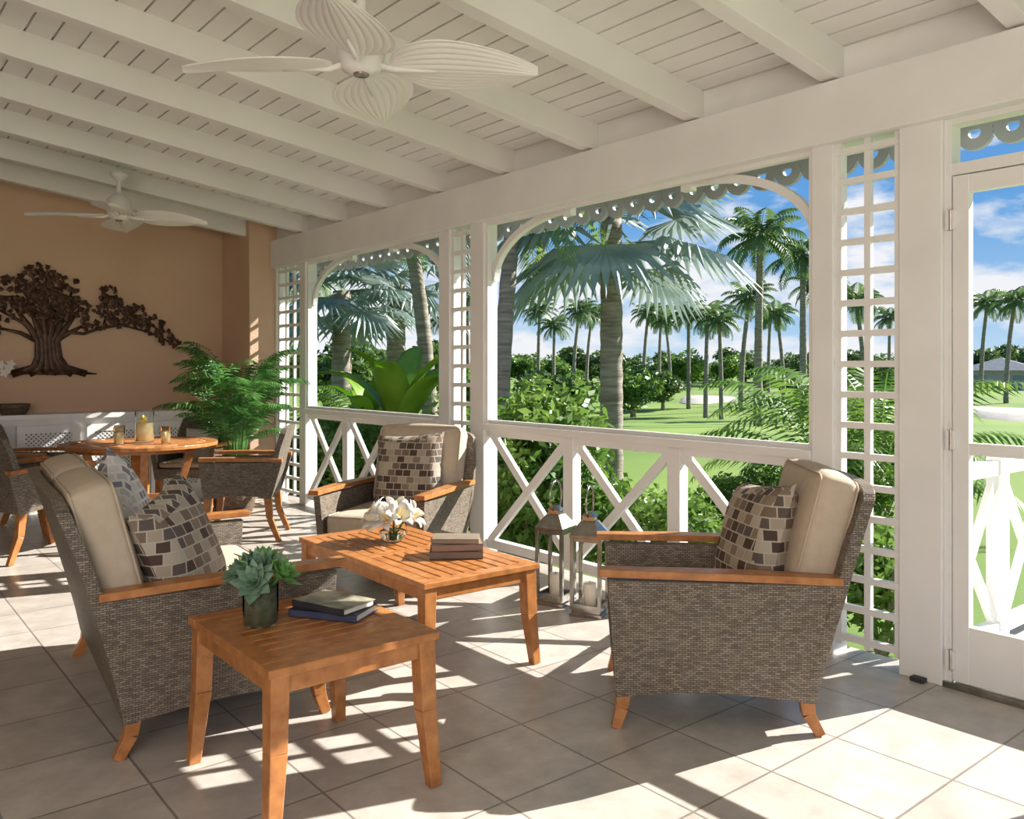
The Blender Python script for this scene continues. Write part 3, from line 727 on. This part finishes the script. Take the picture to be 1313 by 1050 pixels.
# --- outdoors
def groundz(x, y):
    d_ = max(0, x - 9); s = min(1, d_ / 10)
    return GZ + s * (.25 * math.sin(x * .11 + y * .05) + .2 * math.sin(y * .13 - x * .03 + 1)) - .15 * s
o = MB('lawn'); vs = []; fs = []
xs = [3.87 + .7 * i for i in range(30)] + [25 + 3 * i for i in range(40)] + [150 + 25 * i for i in range(20)]
xs = [-60, -20, -3.9] + xs
ysg = [-300, -150, -80] + [-50 + 2.5 * i for i in range(60)] + [105 + 20 * i for i in range(22)]
for y in ysg:
    for x in xs: vs.append((x, y, groundz(x, y) if x > 3.9 else GZ - .06))
nx = len(xs)
for j in range(len(ysg) - 1):
    for i in range(nx - 1): fs.append((j * nx + i, j * nx + i + 1, (j + 1) * nx + i + 1, (j + 1) * nx + i))
o.add((vs, fs), M_lawn, True); o.done(uv=False)
def put(name, me, px, t_, rz=None, sc=1):
    x, y = wpos(px, t_); return inst(name, me, (x, y, groundz(x, y) - .02), R.uniform(0, 6.28) if rz is None else rz, sc)

bA = fan_palm(4.05, 2.15, 28, M_bism, tr=(.175, .155)); put('fan_palm_tree', bA, 784, 12.5, 0.4)
bB = fan_palm(3.3, 1.7, 26, M_bism, tr=(.2, .16)); put('fan_palm_tree', bB, 438, 16); put('fan_palm_tree', bB, 508, 18.5, sc=1.15)
fB = feather_palm(4.5, 2.0, 18, M_coco, (.5, .2), (.12, .10), 30, .5, .026); put('coconut_palm_tree', fB, 640, 11, 0.0)
put('coconut_palm_tree', fB, 553, 15, 2.5, 1.15); put('coconut_palm_tree', fB, 400, 24, 1.0, 1.1)
fM = feather_palm(6.3, 1.7, 24, M_fpalm, (.3, .4), (.15, .10), 16, .5, .055, name='tall_palm_tree')
for px, t_, s in [(972, 28, 1.0), (1030, 31, 1.0), (950, 44, .95), (905, 38, .75), (925, 36, .68), (883, 47, .85), (860, 64, .9), (1005, 50, .85), (1060, 42, 1.0), (1110, 36, .8), (1290, 44, .85), (1258, 60, 1.0), (735, 62, 1.0), (752, 70, 1.0), (710, 52, .8), (690, 64, 1.0), (825, 66, 1.0), (845, 78, 1.1), (600, 50, 1), (470, 44, .8), (580, 42, .8), (540, 66, 1.1), (985, 82, 1.2), (1140, 70, 1.0)]:
    put('tall_palm_tree', fM, px, t_, None, s)
tM = [tree_mesh(3.0, 4.0, 2200, .26, M_green2), tree_mesh(2.6, 3.6, 1800, .24, M_green1)]
for px, t_, s in [(812, 40, .7), (850, 46, .55), (745, 46, .6), (480, 34, .6), (420, 32, .8), (590, 44, .7), (690, 44, .6), (1120, 52, .6), (1020, 54, .45)]:
    put('broadleaf_tree', tM[R.randrange(2)], px, t_, None, s)
for i in range(75):
    px = 300 + i * 14 + R.uniform(-6, 6); t_ = R.uniform(80, 115)
    put('broadleaf_tree', tM[i % 2], px, t_, None, R.uniform(.6, 1.15))
sm = shrub_mesh(.75, 1.7, 5200, .055, M_green1)
put('garden_shrub', sm, 690, 7.2, 0, 1.0); put('garden_shrub', sm, 722, 8.4, 1, .8); put('garden_shrub', sm, 655, 7.8, 1, .9)
sl = shrub_mesh(.6, 1.0, 3000, .045, M_green1)
yy = 2.6; 
while yy < 7.6:
    inst('garden_shrub', sl, (4.98 + R.uniform(0, .2), yy, GZ - .02), R.uniform(0, 6), R.uniform(.7, .92)); yy += .8
for px, t_, s in [(420, 11, 1.3), (470, 12, 1.1), (400, 10, 1.1), (545, 12, 1.1), (450, 9.8, .9), (590, 10, 1.4), (620, 12, 1.1), (990, 9, .8), (1030, 8.5, .8), (940, 9, .7), (1100, 9, 1.0), (1135, 10, 1.1)]:
    put('garden_shrub', sl, px, t_, None, s)
o = MB('areca_palm_clump')
for i in range(22):
    a = i * 2.399; k = i / 22; frond(o, M_coco, (.12 * math.cos(a), .12 * math.sin(a), .35 + .5 * (1 - k)), a, 1.45 - 1.0 * k, R.uniform(1.3, 1.8), 26, .40, .017, 1.7, .3, .012)
am = o.mesh(uv=False, recalc=False)
put('areca_palm_clump', am, 1065, 10, .3, 1.1); put('areca_palm_clump', am, 1130, 9.0, 1.3, 1.1); put('areca_palm_clump', am, 470, 15, 1.3, .9)
o = MB('banana_plant'); o.add(tube([(0, 0, 0), (0, 0, 1.0)], [.09, .06], 10), M_banana, True)
for i in range(8):
    a = i * 2.399; el = 1.45 - .06 * i
    def BL(u, v, off):
        L = 1.45 * u
        x_ = L * math.cos(el - .35 * u * u); z_ = .9 + L * math.sin(el - .45 * u * u) - off; w = .21 * math.sin(pi * min(1, .04 + u * .95)) ** .6 if u > .12 else .02
        e = 2 * v - 1; return (x_, e * w, z_ + .08 * abs(e) * (w / .24))
    o.add(slab(lambda u, v: BL(u, v, 0), lambda u, v: BL(u, v, .004), 14, 4), M_banana, True, RZ(a))
bm_ = o.mesh(uv=False, recalc=False); put('banana_plant', bm_, 512, 11, .6, 1.0); put('banana_plant', bm_, 475, 13, 2, .8)
for px, t_, sx, sy in [(1300, 36, 5, 2.5), (905, 55, 4, 2)]:
    x, y = wpos(px, t_); o = MB('sand_bunker'); vs = [(0, 0, .25)]; n = 36
    for ring in range(1, 5):
        for q in range(n):
            a = 2 * pi * q / n; k = ring / 4 * (1 + .18 * math.sin(3 * a)); xx, yy_ = sx * k * math.cos(a), sy * k * math.sin(a) ; vs.append((xx, yy_, .22 - .3 * (ring == 4)))
    fs = [(0, 1 + q, 1 + (q + 1) % n) for q in range(n)]
    for ring in range(3):
        for q in range(n): fs.append((1 + ring * n + q, 1 + (ring + 1) * n + q, 1 + (ring + 1) * n + (q + 1) % n, 1 + ring * n + (q + 1) % n))
    o.add((vs, fs), M_sand, True); o.done((x, y, groundz(x, y)), .7)
x, y = wpos(1285, 74); o = MB('distant_villa'); o.add(box(-4, 4, -3, 3, -.5, 1.9), M_pink)
o.add(([(-4.4, -3.4, 1.9), (4.4, -3.4, 1.9), (4.4, 3.4, 1.9), (-4.4, 3.4, 1.9), (-2, 0, 3.0), (2, 0, 3.0)], [(0, 1, 5, 4), (1, 2, 5), (2, 3, 4, 5), (3, 0, 4), (0, 3, 2, 1)]), M_roof)
for q in (-2.4, 0, 2.4): o.add(box(q - .5, q + .5, -3.05, -3, .4, 1.5), M_darkpan); 
for q in (-1.5, 1.5): o.add(box(-4.05, -4, q - .5, q + .5, .4, 1.5), M_darkpan)
o.done((x, y, groundz(x, y)), .3)

# ------------------------------------------------------------------ world, sun
w = bpy.data.worlds.new('sky'); bpy.context.scene.world = w; w.use_nodes = True; nt = w.node_tree
bg = nt.nodes['Background']; tc = nt.nodes.new('ShaderNodeTexCoord'); sep = nt.nodes.new('ShaderNodeSeparateXYZ')
nt.links.new(tc.outputs['Generated'], sep.inputs[0])
gr = ramp(nt, [(0, (.58, .77, .92)), (.06, (.36, .60, .88)), (.18, (.14, .38, .76)), (.4, (.09, .27, .66)), (1, (.06, .19, .5))])
nt.links.new(sep.outputs[2], gr.inputs[0])
mp = nt.nodes.new('ShaderNodeMapping'); mp.inputs['Scale'].default_value = (1, 1, 2.6)
ns = nt.nodes.new('ShaderNodeTexNoise'); ns.inputs['Scale'].default_value = 5.5; ns.inputs['Detail'].default_value = 9; ns.inputs['Roughness'].default_value = .55
nt.links.new(tc.outputs['Generated'], mp.inputs[0]); nt.links.new(mp.outputs[0], ns.inputs[0])
hm = ramp(nt, [(0, (.20,) * 3), (.10, (.12,) * 3), (.22, (.01,) * 3), (.6, (0, 0, 0))])
nt.links.new(sep.outputs[2], hm.inputs[0])
ad = nt.nodes.new('ShaderNodeMath'); ad.operation = 'ADD'; nt.links.new(ns.outputs[0], ad.inputs[0]); nt.links.new(hm.outputs[0], ad.inputs[1])
cm = ramp(nt, [(.57, (0, 0, 0)), (.69, (1, 1, 1))]); nt.links.new(ad.outputs[0], cm.inputs[0])
mx = nt.nodes.new('ShaderNodeMix'); mx.data_type = 'RGBA'; nt.links.new(cm.outputs[0], mx.inputs[0]); nt.links.new(gr.outputs[0], mx.inputs[6]); mx.inputs[7].default_value = (.90, .92, .96, 1)
nt.links.new(mx.outputs[2], bg.inputs[0]); bg.inputs[1].default_value = .92

sd = bpy.data.lights.new('sun', 'SUN'); sd.energy = 13; sd.angle = .005; sd.color = (1, .95, .87)
so = bpy.data.objects.new('sun', sd); bpy.context.scene.collection.objects.link(so)
so.rotation_euler = V((-1, .32, -.64)).to_track_quat('-Z', 'Y').to_euler(); so.location = (20, -5, 15)
ld = bpy.data.lights.new('fill_light', 'AREA'); ld.shape = 'RECTANGLE'; ld.size = 3; ld.size_y = 2; ld.energy = 105; ld.color = (1, .91, .84)  # added area fill to brighten the interior; the room has no such lamp
lo = bpy.data.objects.new('added_fill_light', ld); bpy.context.scene.collection.objects.link(lo)
lo.location = (-2.2, -1.2, 1.9); lo.rotation_euler = (V((1.8, 4.5, 2.3)) - V(lo.location)).to_track_quat('-Z', 'Y').to_euler()

# ------------------------------------------------------------------ camera
cd = bpy.data.cameras.new('camera'); cd.sensor_width = 36; cd.lens = 1080 / 1313 * 36; cd.shift_y = -52 / 1313; cd.clip_end = 2000; cd.clip_start = .05
co = bpy.data.objects.new('camera', cd); bpy.context.scene.collection.objects.link(co)
co.location = (0, 0, 1.35); co.rotation_euler = (pi / 2, 0, -math.radians(39.2)); bpy.context.scene.camera = co
vs_ = bpy.context.scene.view_settings
vs_.view_transform = 'Standard'; vs_.look = 'None'
vs_.exposure = .1
